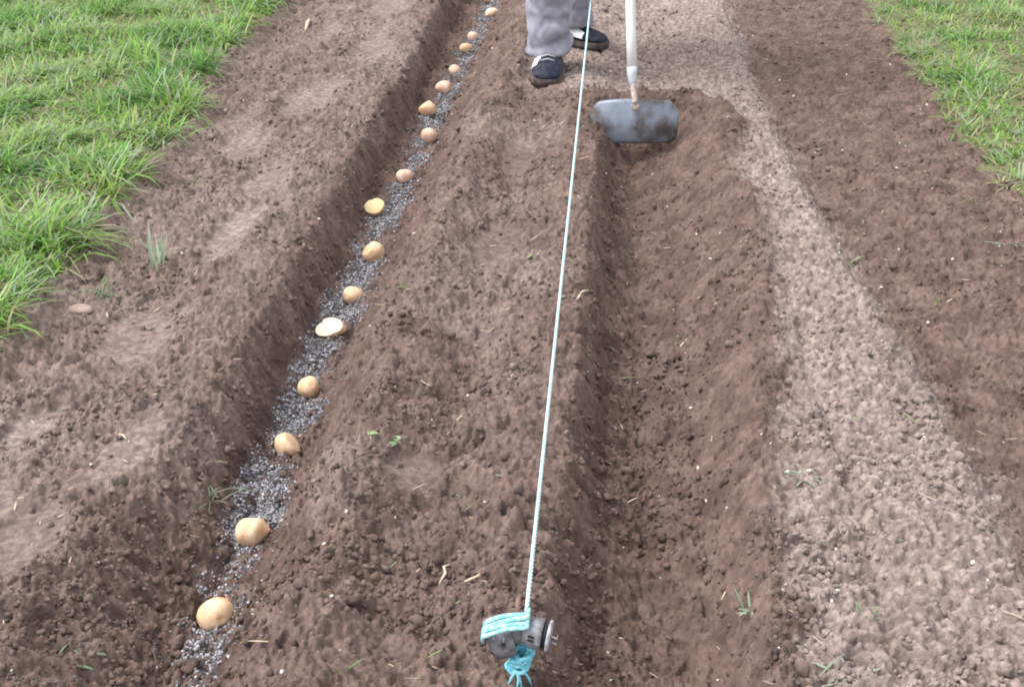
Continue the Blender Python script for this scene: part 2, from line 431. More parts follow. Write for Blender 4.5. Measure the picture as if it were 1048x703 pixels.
def build_crumbs():
    n = 95000
    y = .75 * (6.3 / .75) ** RS.rand(n)
    x = (RS.rand(n) * 1.15 - .66) * (y + .5)
    z, dry, gv, lw, pa, P = terrain(x, y)
    _, _, _, sm, _, left, wall, t1, t2 = masks(x, y, P)
    drift = np.clip(.35 + 1.1 * vnoise(x * 5.2, y * 5.2, 111), .04, 1)
    bed = (x > P[6]) * .45
    keep = RS.rand(n) < drift * (1 - .85 * sm) * (1 - lw) * (1 - .85 * gv) * (1 - bed) * (1 - .2 * t2) + .5 * wall * (1 - gv)
    x, y, z, dry = x[keep], y[keep], z[keep], dry[keep]
    rad = .0015 + .0048 * RS.rand(len(x)) ** 2.0 + .0004 * y
    big = RS.rand(len(x)) < .035
    rad[big] *= 2.0
    V1, F1, nv1 = scatter_lumps(x, y, z + rad * .12, rad, 2, .30, (.40, 1.05))
    me = quads_mesh('soil_crumbs', V1, F1)
    dd = np.clip(dry + .06 + .1 * RS.randn(len(x)), 0, 1)
    attr(me, 'dry', np.repeat(dd, nv1))
    tag(link('soil_crumbs', me, M_SOIL), 'loose crumbs and clods of brown soil lying over the dug ridges', 'soil', kind='stuff')
build_crumbs()

# ------------------------------------------------------------------ grey granules in the planting trench
def build_gravel():
    n = 80000
    y = 1.02 * (6.4 / 1.02) ** RS.rand(n)
    x = gC(y) + .055 * RS.randn(n)
    z, dry, gv, lw, pa, P = terrain(x, y)
    keep = (RS.rand(n) < gv * (.95 / (1 + .0 * y)) + .02 * (np.abs(x + .52) < .09)) & (x > P[0] + P[1] * .8)
    x, y, z = x[keep], y[keep], z[keep]
    n = len(x)
    rad = .0011 + .0017 * RS.rand(n) ** 1.4 + .00022 * y
    V, F, nv = scatter_lumps(x, y, z + rad * .25, rad, 1, .25, (.5, 1.2))
    me = quads_mesh('gravel', V, F)
    t = RS.rand(n)
    base = np.where(t[:, None] < .33, np.array([[.12, .11, .11]]), np.where(t[:, None] < .75, np.array([[.27, .27, .30]]), np.array([[.46, .45, .48]])))
    c = base * (.75 + .5 * RS.rand(n, 1)) + .02 * RS.randn(n, 3) * base
    attr_col(me, 'col', np.repeat(np.clip(c, .02, .85), nv, 0))
    tag(link('gravel', me, M_GRAVEL, smooth=False), 'grey and white granules sprinkled along the floor of the potato trench', 'gravel', kind='stuff')
build_gravel()

# ------------------------------------------------------------------ pale specks and bits of dry straw
def build_specks():
    n = 620
    y = .95 * (5.6 / .95) ** RS.rand(n); x = (RS.rand(n) * 1.1 - .6) * (y + .25)
    z, dry, gv, lw, pa, P = terrain(x, y)
    keep = (lw < .3) & (RS.rand(n) < np.where(x > -.05, 1, .35))
    x, y, z = x[keep], y[keep], z[keep]; n = len(x)
    rad = .0011 + .0022 * RS.rand(n) ** 2.2 + .00045 * y
    V, F, nv = scatter_lumps(x, y, z + rad * .5, rad, 1, .2, (.35, 1.25))
    me = quads_mesh('pebbles', V, F)
    c = np.array([[.74, .69, .63]]) * (.6 + .5 * RS.rand(n, 1))
    attr_col(me, 'col', np.repeat(c, nv, 0))
    tag(link('pebbles', me, M_CHIP), 'tiny pale stones scattered over the brown soil', 'pebbles', kind='stuff')
build_specks()

# ------------------------------------------------------------------ grass
def blades(bx, by, bz, az, L, W, bend, col, tipcol=None, lift=None):
    """curved tapering blades: 7 points each"""
    n = len(bx)
    S = np.array([0, .4, .75, 1.0])
    dx, dy = np.cos(az), np.sin(az)
    sx, sy = -dy, dx
    pts = []
    th0 = (lift if lift is not None else np.full(n, 1.35))
    px = np.zeros(n); pz = np.zeros(n); prev = 0
    cols = []
    for k, s in enumerate(S):
        th = th0 - bend * s
        if k:
            px = px + np.cos(th) * L * (s - prev); pz = pz + np.sin(th) * L * (s - prev)
        prev = s
        w = W * (.75, 1.0, .7, 0)[k] * .5
        cx = bx + dx * px; cy = by + dy * px; cz = bz + pz
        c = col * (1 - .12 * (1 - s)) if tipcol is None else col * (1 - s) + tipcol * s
        if k < 3:
            pts.append(np.stack([cx - sx * w, cy - sy * w, cz], 1)); pts.append(np.stack([cx + sx * w, cy + sy * w, cz], 1)); cols += [c, c]
        else:
            pts.append(np.stack([cx, cy, cz], 1)); cols.append(c)
    V = np.stack(pts, 1).reshape(-1, 3); C = np.stack(cols, 1).reshape(-1, 3)
    b = (np.arange(n) * 7)[:, None]
    Q = np.concatenate([b + np.array([[0, 1, 3, 2]]), b + np.array([[2, 3, 5, 4]])], 1).reshape(-1, 4)
    T = (b + np.array([[4, 5, 6]])).reshape(-1, 3)
    loops = np.concatenate([Q.ravel(), T.ravel()])
    starts = np.concatenate([np.arange(len(Q)) * 4, len(Q) * 4 + np.arange(len(T)) * 3])
    tot = np.concatenate([np.full(len(Q), 4), np.full(len(T), 3)])
    return V, C, loops, starts, tot

def blade_mesh(name, *a, **k):
    V, C, l, s, t = blades(*a, **k)
    me = np_mesh(name, V, l, s, t)
    attr_col(me, 'col', np.clip(C, .005, .9))
    return me

GREENS = np.array([[.215, .430, .075], [.270, .470, .090], [.330, .500, .115], [.280, .410, .190], [.420, .490, .160], [.130, .290, .062]])
def build_grass(side):
    if side == 'L':
        nt_, per = 17000, 13
        y = 1.5 + 5.2 * RS.rand(nt_); xe = gL(y) + wob(y, 6, .03, 5)
        x = xe - .02 - (1.75 + .22 * (y - 1.5)) * RS.rand(nt_) ** 1.0
        dens = np.clip(.70 + 1.0 * vnoise(x * 6.5, y * 6.5, 301), .16, 1)
        edge = np.exp(-(xe - x) / .10)
        keep = RS.rand(nt_) < np.maximum(dens, edge * .9) * (1 - .35 * (vnoise(x * 9, y * 9, 305) > .35))
    else:
        nt_, per = 12000, 12
        y = 2.0 + 4.6 * RS.rand(nt_); xe = gR(y) + wob(y, 5, .03, 7)
        x = xe + .01 + 1.5 * RS.rand(nt_)
        dens = np.clip(.50 + 1.3 * vnoise(x * 5.2, y * 5.2, 302), .06, 1)
        edge = np.exp(-(x - xe) / .05) * .35
        keep = RS.rand(nt_) < np.maximum(dens, edge)
    x, y, xe = x[keep], y[keep], xe[keep]
    # drop blades rooted on bare soil outside the lawn
    n = len(x)
    tall = np.clip(.80 + 1.1 * vnoise(x * 5.0, y * 5.0, 303), .35, 1.7)
    hue = np.clip(.5 + .9 * vnoise(x * 2.6, y * 2.6, 304) + .25 * RS.randn(n), 0, .999)
    X = np.repeat(x, per) + .016 * RS.randn(n * per); Yy = np.repeat(y, per) + .016 * RS.randn(n * per)
    Z = terrain(X, Yy, False)[0] - .004
    lean = np.repeat(2 * math.pi * RS.rand(n), per)
    az = lean + 1.15 * RS.randn(n * per)
    Ls = (.078 if side == 'L' else .062) * np.repeat(tall, per) * (.55 + .75 * RS.rand(n * per))
    if side == 'L':
        Ls *= 1 + .35 * np.repeat(np.exp(-(xe - x) / .12), per)
    W = .0030 + .0026 * RS.rand(n * per)
    bend = .5 + 1.5 * RS.rand(n * per)
    lift = 1.45 - .75 * RS.rand(n * per)
    ci = np.clip((np.repeat(hue, per) * 5 + .7 * RS.randn(n * per)), 0, 5).astype(int)
    order = np.array([5, 0, 1, 2, 3, 4])
    col = GREENS[order[ci]] * (.8 + .45 * RS.rand(n * per, 1))
    straw = RS.rand(n * per) < (.09 if side == 'L' else .20)
    col[straw] = np.array([.46, .42, .27]) * (.7 + .6 * RS.rand(straw.sum(), 1))
    pale = RS.rand(n * per) < .16
    col[pale] = np.array([.36, .47, .30]) * (.8 + .4 * RS.rand(pale.sum(), 1))  # whitish sheen of the grass put into the colour of some blades
    # short undergrowth and flat thatch between the tussocks
    m = 90000 if side == 'L' else 32000
    uy = (1.5 if side == 'L' else 2.0) + 5.0 * RS.rand(m)
    if side == 'L': ux = gL(uy) + wob(uy, 6, .03, 5) - .015 - (1.75 + .22 * (uy - 1.5)) * RS.rand(m)
    else: ux = gR(uy) + wob(uy, 5, .03, 7) + .01 + 1.5 * RS.rand(m)
    kk = RS.rand(m) < np.clip(.75 + .9 * vnoise(ux * 7, uy * 7, 311), .15 if side == 'L' else .05, 1)
    ux, uy = ux[kk], uy[kk]; m = len(ux)
    uc = GREENS[RS.randint(0, 5, m)] * (.7 + .4 * RS.rand(m, 1))
    th_ = RS.rand(m) < (.22 if side == 'L' else .32); uc[th_] = np.array([.44, .39, .26]) * (.6 + .6 * RS.rand(th_.sum(), 1))
    X = np.concatenate([X, ux]); Yy = np.concatenate([Yy, uy]); Z = np.concatenate([Z, terrain(ux, uy, False)[0] - .002])
    az = np.concatenate([az, 6.28 * RS.rand(m)]); Ls = np.concatenate([Ls, .018 + .026 * RS.rand(m)]); W = np.concatenate([W, .0032 + .003 * RS.rand(m)])
    bend = np.concatenate([bend, 1.2 * RS.rand(m)]); lift = np.concatenate([lift, .25 + .9 * RS.rand(m)]); col = np.concatenate([col, uc])
    me = blade_mesh('grass', X, Yy, Z, az, Ls, W, bend, col, None, lift)
    o = link('grass', me, M_GRASS)
    lab = 'thick bright green tussocky grass along the left edge of the soil' if side == 'L' else 'short patchy green grass beyond the dark bed at the upper right'
    tag(o, lab, 'grass', kind='stuff')
build_grass('L')
build_grass('R')

def weed(x, y, label, n=9, L=.05, W=.003, cols=None, spread=.006, name='grass_tuft', cat='grass tuft', up=1.25, bend=.9, seed=0, group='weeds left on the bare soil'):
    r = np.random.RandomState(500 + seed)
    az = np.arange(n) * 2.4 + r.randn(n) * .4
    col = np.array(cols or [.13, .24, .06])[None] * (.75 + .5 * r.rand(n, 1))
    z0 = base_z(x, y) - .003
    me = blade_mesh(name, spread * r.randn(n), spread * r.randn(n), np.zeros(n), az, L * (.55 + .6 * r.rand(n)), W * (.8 + .5 * r.rand(n)), bend * (.5 + r.rand(n)), col, None, up + .15 * r.randn(n))
    o = link(name, me, M_GRASS); o.location = (x, y, z0)
    return tag(o, label, cat, group)

PALE = [.34, .38, .22]; GREY = [.26, .30, .20]; BR = [.12, .30, .06]; LT = [.42, .50, .36]
weed(-.898, 2.25, 'tall pale grass tuft standing alone on the trodden soil at left', 15, .105, .0052, LT, .010, seed=1, up=1.42, bend=.45)
weed(-.962, 2.11, 'small green tuft growing just behind the pinkish stone', 12, .055, .0038, [.2, .28, .13], .01, seed=2)
weed(-.99, 2.76, 'low dark green tuft close to the left lawn edge', 10, .045, .003, [.09, .17, .06], .012, seed=3)
weed(-.36, 2.14, 'bright green seedling on the ridge between potatoes and twine', 7, .03, .0035, BR, .006, seed=4, up=.8)
weed(-.575, 1.50, 'grey green limp grass tuft fallen on the wall of the potato trench', 14, .055, .0026, GREY, .014, seed=5, up=.5, bend=.6)
weed(.211, 1.256, 'pale star shaped grass tuft at the near right edge of the open trench', 15, .033, .0036, LT, .004, seed=6, up=.65, bend=.5)
weed(.31, 1.54, 'whitish grass tuft on the dry strip, behind the star shaped tuft', 11, .036, .0038, LT, .006, seed=7, up=.7)
weed(.521, 2.40, 'small weed at the dark right edge of the dry strip', 10, .046, .004, PALE, .007, seed=8, up=.8)
weed(.684, 2.23, 'flat yellow green weed in the middle of the dark right bed', 7, .034, .0035, [.26, .33, .10], .016, seed=9, up=.4)
weed(.884, 2.51, 'whitish withered tuft near the right grass edge of the dark bed', 13, .060, .0048, LT, .012, seed=10, up=.8)
weed(.351, 1.225, 'thin green sprig on the dry strip in the lower right', 7, .030, .0030, [.3, .38, .22], .006, seed=11, up=1.0)
weed(.300, 1.115, 'straggling pale tuft on the dry strip at the bottom edge', 12, .042, .0030, LT, .016, seed=12, up=.6)
weed(-.617, 1.09, 'small bluish green weed on the soil at the bottom left', 7, .03, .003, [.16, .27, .17], .010, seed=13, up=.6)
weed(-.284, 1.07, 'two upright green blades at the bottom of the ridge beside the stake', 3, .034, .0034, [.15, .26, .09], .006, seed=14, up=1.2)
weed(-.125, 1.51, 'tiny pale seedling beside the twine', 5, .018, .003, LT, .004, seed=15, up=.5)
weed(-.195, 1.47, 'flat grey green leaflets just right of the smooth footprint on the ridge', 7, .026, .0032, GREY, .012, seed=16, up=.4)
weed(.877, 2.77, 'green weed with dry stems at the top right corner of the dark bed', 11, .045, .003, [.2, .27, .12], .016, seed=17, up=.7)

def leaf(x, y, label, ln, wd, rz, tilt, colmat, seed, n=1):
    root = empty('weed_leaf', (x, y, base_z(x, y) + .002), rz)
    tag(root, label, 'leaf', 'weeds left on the bare soil')
    for k in range(n):
        bm = bmesh.new(); rows = []
        for i in range(7):
            t = i / 6; w = wd * math.sin(math.pi * min(.98, t * .92 + .05)) ** .8 * .5
            zc = .22 * ln * math.sin(t * 2.2) * tilt
            rows.append([bm.verts.new((t * ln, -w, zc + w * .35)), bm.verts.new((t * ln, 0, zc)), bm.verts.new((t * ln, w, zc + w * .35))])
        for a, b in zip(rows, rows[1:]):
            for j in (0, 1): bm.faces.new((a[j], a[j + 1], b[j + 1], b[j]))
        o = bm_obj('leaf_blade', bm, colmat, root)
        o.rotation_euler = (0, 0, k * 2.0)
        o.location = (.004 * k, .002 * k, .0015 * k)
    return root
M_LEAF = two_tone('fresh_leaf', (.14, .30, .10), (.27, .42, .20), 60, .5, .4)
M_LEAF_D = two_tone('dull_leaf', (.16, .23, .09), (.24, .32, .15), 60, .5, .4)
leaf(-.292, 1.585, 'pair of fresh pale green leaves just above the smooth footprint on the ridge', .022, .013, 2.2, 1.0, M_LEAF, 1, 2)
leaf(-.350, 1.588, 'single dull green leaf lying on the ridge left of the fresh pair', .024, .012, .2, .8, M_LEAF_D, 2, 1)
leaf(-.145, 2.32, 'tiny green leaf on the left ridge shoulder near the twine, midway up', .018, .010, .9, .9, M_LEAF_D, 3, 1)

def build_straw():
    n = 520
    y = .95 * (5.4 / .95) ** RS.rand(n); x = (RS.rand(n) * 1.1 - .6) * (y + .25)
    z, dry, gv, lw, pa, P = terrain(x, y)
    k = (lw < .3) & (gv < .3)
    x, y, z = x[k], y[k], z[k]; n = len(x)
    col = np.array([[.50, .40, .29]]) * (.55 + .75 * RS.rand(n, 1))
    gr = RS.rand(n) < .15; col[gr] = np.array([.22, .30, .13])
    me = blade_mesh('straw', x, y, z + .003, 6.28 * RS.rand(n), (.008 + .022 * RS.rand(n) ** 2) * (.8 + .2 * y), (.0011 + .0012 * RS.rand(n)) * (.75 + .25 * y), .5 * RS.rand(n), col, None, .35 * RS.rand(n))
    tag(link('straw', me, M_CHIP), 'short bits of dry straw and rootlets strewn over the soil', 'straw', kind='stuff')
build_straw()

# ------------------------------------------------------------------ seed potatoes
def spud_mesh(name, rx, ry, rz, seed, cut=None, sub=4, amp=.05, taper=0.0):
    """lumpy tuber; cut=(normal, offset) slices a face off; returns (mesh, cut ring mesh)"""
    bm = bmesh.new(); bmesh.ops.create_icosphere(bm, subdivisions=sub, radius=1)
    r = np.random.RandomState(900 + seed); k = r.randn(6, 3) * 1.6; ph = r.rand(6) * 6.28
    eyes = r.randn(5, 3); eyes /= np.linalg.norm(eyes, axis=1)[:, None]
    for v in bm.verts:
        p = np.array(v.co[:])
        d = 1 + amp * sum(math.sin(float(k[i] @ p) + ph[i]) for i in range(6)) / 2.2
        for e in eyes:
            q = float(p @ e)
            if q > .965: d -= .075 * smooth01((q - .965) / .035)
        s = 1 - taper * p[0]
        v.co = Vector((p[0] * rx * d, p[1] * ry * d * s, p[2] * rz * d * s))
    cutm = None
    if cut:
        nrm = Vector(cut[0]).normalized(); off = cut[1] * min(rx, ry, rz)
        geo = bm.verts[:] + bm.edges[:] + bm.faces[:]
        bmesh.ops.bisect_plane(bm, geom=geo, plane_co=nrm * off, plane_no=nrm, clear_outer=True)
        bd = [e for e in bm.edges if len(e.link_faces) == 1]
        vs = {v for e in bd for v in e.verts}
        c = sum((v.co for v in vs), Vector()) / len(vs)
        t1 = nrm.orthogonal().normalized(); t2 = nrm.cross(t1)
        ring = sorted(vs, key=lambda v: math.atan2((v.co - c).dot(t2), (v.co - c).dot(t1)))
        cb = bmesh.new()
        cv = cb.verts.new(c + nrm * .0012)
        m1 = [cb.verts.new(c + (v.co - c) * .80 + nrm * .0010) for v in ring]
        m2 = [cb.verts.new(v.co) for v in ring]
        nn = len(ring)
        for i in range(nn):
            j = (i + 1) % nn
            cb.faces.new((cv, m1[i], m1[j])); cb.faces.new((m1[i], m2[i], m2[j], m1[j]))
        cutm = cb
    return bm, cutm

SP = [ # x, y, size x, size y(depth), size z, rot z, pink, cut, cutcol, label
    (-.486, 1.243, .047, .046, .044, .3, 0, None, None, 'large round pale seed potato with a small sprout, nearest the bottom of the picture'),
    (-.493, 1.446, .051, .044, .040, .25, 0, None, None, 'oval orange seed potato with small eyes at its right end, second from the near end'),
    (-.508, 1.713, .045, .040, .042, 0, 0, ((.75, .15, .62), .62), 's', 'squared off seed potato with a flat end, third from the near end'),
    (-.516, 1.915, .041, .040, .042, 1.1, 0, None, None, 'round tan seed potato at the upper edge of the widest gravel patch'),
    (-.526, 2.155, .060, .046, .040, .15, 0, ((-.30, -.42, .80), .30), 'w', 'halved seed potato with its broad whitish cut face turned up'),
    (-.515, 2.325, .043, .040, .041, .8, 0, None, None, 'small round tan seed potato directly behind the halved one with the whitish face'),
    (-.512, 2.562, .053, .046, .050, 2.9, 0, ((-.55, -.25, .75), .60), 's', 'angular wedge shaped tan seed potato directly in front of the yellow cut one'),
    (-.558, 2.835, .051, .042, .044, .35, 0, ((-.25, -.60, .70), .22), 'y', 'halved seed potato showing a yellow cut face'),
    (-.525, 3.095, .046, .040, .043, .4, 1, None, None, 'pinkish rounded seed potato directly behind the one with the yellow cut face'),
    (-.500, 3.415, .050, .044, .046, 1.6, 1, None, None, 'pale pink seed potato pressed against the right slope of the trench'),
    (-.541, 3.685, .058, .050, .056, 2.6, 0, ((-.6, -.1, .8), .75), 's', 'chunky pointed tan seed potato, largest of the far half of the row'),
    (-.528, 3.970, .054, .046, .044, .2, 1, None, None, 'plump pinkish tan seed potato just behind the chunky pointed one'),
    (-.521, 4.215, .042, .040, .038, 0, 1, None, None, 'small round potato in the far row, between the plump pinkish one and a close pair'),
    (-.513, 4.517, .047, .040, .036, .5, 0, None, None, 'front potato of the close pair far up the trench'),
    (-.509, 4.725, .045, .040, .040, .9, 1, None, None, 'rear potato of the close pair far up the trench'),
    (-.473, 5.118, .057, .050, .046, .5, 1, None, None, 'pink tinged oval seed potato near the top edge of the picture, right of the gravel'),
    (-.515, 5.440, .048, .044, .040, .2, 1, None, None, 'farthest seed potato, cut off by the top edge of the picture'),
]
for i, (x, y, sx, sy, sz, rz, pink, cut, cc, lab) in enumerate(SP):
    bm, cb = spud_mesh('seed_potato', sx / 2, sy / 2, sz / 2, i, cut, 4, .085, (.0, .10, .05, .0, .08, .03, .22, .05)[i % 8])
    o = bm_obj('seed_potato', bm, M_SPUD_PINK if pink else M_SPUD)
    o.location = (x, y, base_z(x, y) + sz * .36); o.rotation_euler = (.08 * ((i * 7) % 3 - 1), .06 * ((i * 5) % 3 - 1), rz if not cut else (rz if rz < 2 else 0))
    tag(o, lab, 'seed potato', 'seed potatoes laid along the trench')
    if cb is not None:
        bm_obj('cut_face', cb, {'y': M_CUT_Y, 'w': M_CUT_W, 's': M_SPUD}[cc], o)
    if i in (0, 1):
        for q in range(2):
            sb = bmesh.new(); bmesh.ops.create_icosphere(sb, subdivisions=2, radius=.0022)
            for v in sb.verts: v.co.z *= 1.5
            s = bm_obj('sprout', sb, M_SPROUT, o)
            a = (.75, .4, .55) if i == 0 else (.96, -.2, .15)
            s.location = (a[0] * sx / 2 * (1 - .06 * q), (a[1] + .25 * q) * sy / 2, (a[2] + .1 * q) * sz / 2)

# ------------------------------------------------------------------ stick, stone, straws
def tube(bm, pts, rad, seg=8, caps=True):
    pts = [Vector(p) for p in pts]; n = len(pts)
    rads = rad if isinstance(rad, (list, tuple)) else [rad] * n
    rings = []; t0 = (pts[1] - pts[0]).normalized(); u = t0.orthogonal().normalized()
    for i, p in enumerate(pts):
        t = (pts[min(i + 1, n - 1)] - pts[max(i - 1, 0)]).normalized()
        u = (u - t * u.dot(t)).normalized(); w = t.cross(u)
        rings.append([bm.verts.new(p + (u * math.cos(2 * math.pi * k / seg) + w * math.sin(2 * math.pi * k / seg)) * rads[i]) for k in range(seg)])
    for a, b in zip(rings, rings[1:]):
        for k in range(seg): bm.faces.new((a[k], a[(k + 1) % seg], b[(k + 1) % seg], b[k]))
    if caps: bm.faces.new(rings[0][::-1]); bm.faces.new(rings[-1])
    return rings

def bit(name, label, cat, pts, rad, mat, group=None):
    x, y = pts[0][:2]
    bm = bmesh.new(); P = []
    for (a, b, c) in pts: P.append((a - x, b - y, base_z(a, b) - base_z(x, y) + c))
    tube(bm, P, rad, 7)
    o = bm_obj(name, bm, mat); o.location = (x, y, base_z(x, y))
    tag(o, label, cat, group)
bit('dry_stick', 'pale dry stick lying on the soil at the top left beside the lawn', 'stick', [(-1.110, 4.57, .012), (-1.10, 4.50, .014), (-1.085, 4.42, .012), (-1.078, 4.37, .010)], [.005, .006, .0055, .004], M_STEM)
bit('straw_piece', 'short brown straw caught in the wall under the twine', 'straw', [(-.036, 2.11, .006), (-.026, 2.15, .008), (-.016, 2.19, .006)], [.002, .0024, .0018], M_STEM, 'bits of straw on the soil')
bit('straw_piece', 'curled pale rootlet on the ridge, left of a curved one', 'straw', [(-.190, 1.262, .004), (-.183, 1.272, .009), (-.187, 1.284, .007), (-.180, 1.290, .004)], [.0014, .002, .0018, .001], M_STEM, 'bits of straw on the soil')
bit('straw_piece', 'curved pale rootlet on the ridge above the grey clamp', 'straw', [(-.156, 1.252, .004), (-.147, 1.253, .006), (-.139, 1.260, .006), (-.134, 1.268, .004)], [.0012, .0018, .0018, .001], M_STEM, 'bits of straw on the soil')
bit('straw_piece', 'bent straw on the rough soil at far left, below the trodden patches', 'straw', [(-.729, 1.572, .005), (-.720, 1.565, .007), (-.712, 1.556, .004)], [.001, .0016, .001], M_STEM, 'bits of straw on the soil')
bit('straw_piece', 'yellowish rootlet standing beside the grey clamp', 'straw', [(-.033, 1.088, .002), (-.034, 1.094, .012), (-.031, 1.098, .017), (-.027, 1.100, .016)], [.0018, .0018, .0016, .001], M_STEM, 'bits of straw on the soil')
bm, _ = spud_mesh('stone', .022, .016, .012, 55, None, 3, .10)
o = bm_obj('stone', bm, M_STONE); o.location = (-.980, 2.038, base_z(-.98, 2.038) + .005)
tag(o, 'smooth pinkish stone lying beside a small green tuft at left', 'stone')

# ------------------------------------------------------------------ stake with grey clamp, and the guide line
SX, SY = -.072, 1.085
G0 = base_z(SX, SY)
ZC = .088                                    # clamp centre height
stake = tag(empty('line_stake', (SX, SY, 0)), 'thin rusty stake with a grey plastic clamp at the near end of the twine', 'stake')
bm = bmesh.new(); tube(bm, [(-.004, 0, G0 - .09), (-.004, 0, ZC), (-.003, .002, .128)], [.0036, .0034, .0028], 10)
bm_obj('rod', bm, M_ROD, stake)

def ring_solid(bm, prof, seg=40, axis='X', center=(0, 0, 0), rot=None, flut=None):
    """lathe: prof list of (offset along axis, radius)"""
    rings = []
    for (a, r) in prof:
        ring = []
        for k in range(seg):
            th = 2 * math.pi * k / seg
            rr = r * (1 + (flut(th, a) if flut else 0))
            v = Vector((a, rr * math.cos(th), rr * math.sin(th)))
            if rot is not None: v = rot @ v
            ring.append(bm.verts.new(v + Vector(center)))
        rings.append(ring)
    for p, q in zip(rings, rings[1:]):
        for k in range(seg): bm.faces.new((p[k], p[(k + 1) % seg], q[(k + 1) % seg], q[k]))
    bm.faces.new(rings[0][::-1]); bm.faces.new(rings[-1])

# left half: a squat tapered block, broad at the top, its flat ends to left and right
rotA = Matrix.Rotation(R(-14), 3, 'Y') @ Matrix.Rotation(R(14), 3, 'Z')
bm = bmesh.new()
lv = []
for (a, wt, dt, ht) in [(-.021, .017, .016, 0), (-.0195, .0195, .018, 0), (-.003, .0205, .019, 0), (.0065, .0195, .018, 0), (.008, .0175, .016, 0)]:
    ring = []
    for k in range(28):
        th = 2 * math.pi * k / 28
        c, s = math.cos(th), math.sin(th)
        rx_ = math.copysign(abs(c) ** .62, c) * dt; rz_ = math.copysign(abs(s) ** .62, s) * wt
        tap = 1 - .30 * max(0, -rz_ / .02)            # narrows downwards
        ring.append(bm.verts.new(rotA @ Vector((a * (1 if rz_ > 0 else 1 + .25 * rz_ / .02), rx_ * tap, rz_ * 1.08 - (.006 if rz_ < -.012 else 0))) + Vector((-.017, -.010, ZC - .002))))
    lv.append(ring)
for p, q in zip(lv, lv[1:]):
    for k in range(28): bm.faces.new((p[k], p[(k + 1) % 28], q[(k + 1) % 28], q[k]))
bm.faces.new(lv[0][::-1]); bm.faces.new(lv[-1])
clA = bm_obj('clamp_block', bm, M_PLASTIC, stake)
bm = bmesh.new(); ring_solid(bm, [(-.001, .0022), (.001, .0022), (.0014, .0012)], 14, rot=Matrix.Rotation(R(-90), 3, 'Z'))
s = bm_obj('screw_hole', bm, M_DARK, clA); s.location = (-.017, -.0312, ZC + .001)  # solid dark disc, the hole's shade given as colour
bm = bmesh.new()
for (a, b) in (((-.006, 0, .012), (-.007, 0, -.014)), ((.005, 0, .012), (.004, 0, -.014))):
    tube(bm, [Vector(a) + Vector((-.022, -.0305, ZC)), Vector(b) + Vector((-.022, -.026, ZC))], .0009, 6)
bm_obj('moulded_rib', bm, M_PLASTIC_PALE, clA)
# right half: a short drum lying on its side with a pale flange at the end
rotB = Matrix.Rotation(R(6), 3, 'Y') @ Matrix.Rotation(R(-8), 3, 'Z')
cB = Vector((.016, -.010, ZC + .002))
bm = bmesh.new(); ring_solid(bm, [(-.013, .010), (-.012, .0145), (-.004, .0165), (.006, .0185), (.009, .0185), (.0095, .016)], 40, center=cB, rot=rotB)
clB = bm_obj('clamp_drum', bm, M_PLASTIC, stake)
bm = bmesh.new(); ring_solid(bm, [(.0096, .0150), (.0145, .0145)], 36, center=cB, rot=rotB); bm_obj('dark_groove', bm, M_DARK, clB)
bm = bmesh.new(); ring_solid(bm, [(.0145, .0155), (.0155, .0172), (.0178, .0172), (.0185, .0150)], 44, center=cB, rot=rotB, flut=lambda th, a: .05 * math.sin(th * 9)); bm_obj('flange', bm, M_PLASTIC_PALE, clB)
bm = bmesh.new()
for (dy, dz) in ((-.0165, .007), (-.0175, .0025)):
    tube(bm, [rotB @ Vector((-.005, dy, dz)) + cB, rotB @ Vector((.0015, dy - .0008, dz + .0005)) + cB], .0014, 7)
bm_obj('slot', bm, M_DARK, clB)  # dark strips on the drum paint the shade of slots
bm = bmesh.new()
for dz in (.004, -.004): tube(bm, [rotB @ Vector((.018, -.004, dz)) + cB, rotB @ Vector((.027, -.005, dz - .001)) + cB], .0012, 6)
bm_obj('end_pin', bm, M_PLASTIC_PALE, clB)
# joint between the halves
bm = bmesh.new(); tube(bm, [(-.012, -.008, ZC), (.006, -.008, ZC + .001)], .0125, 20); bm_obj('joint_collar', bm, M_PLASTIC, stake)

line = tag(empty('guide_line', (SX, SY, 0)), 'pale turquoise twine stretched along the ridge from the clamp up past the boots', 'twine')
A = Vector((.006, -.004, ZC + .018)); B = Vector((-.0465 - SX, 3.86 - SY, .245)); C = A + (B - A) * 1.5
bm = bmesh.new()
seg = 160; tw = []
pts = []
for i in range(seg + 1):
    t = i / seg; p = A + (B - A) * t * 1.5
    p.z -= .002 * math.sin(min(1, t * 1.5) * math.pi)
    pts.append(p)
pts.append(C + Vector((0, .3, -.12)))
tot = (B - A).length * 1.5; nst = 2600; dr = (B - A).normalized(); ux = dr.orthogonal().normalized(); uy = dr.cross(ux)
for ph_ in (0, math.pi):                            # two yarns twisted round each other
    q_ = []
    for i in range(nst + 1):
        t = i / nst; an = 2 * math.pi * t * tot / .013 + ph_
        p = A + (B - A) * t * 1.5; p.z -= .002 * math.sin(min(1, t * 1.5) * math.pi)
        q_.append(p + (ux * math.cos(an) + uy * math.sin(an)) * .0011)
    tube(bm, q_, .0018, 6)
bm_obj('strand', bm, M_TWINE, line)
bm = bmesh.new()                                   # flat turns over the top of the clamp block
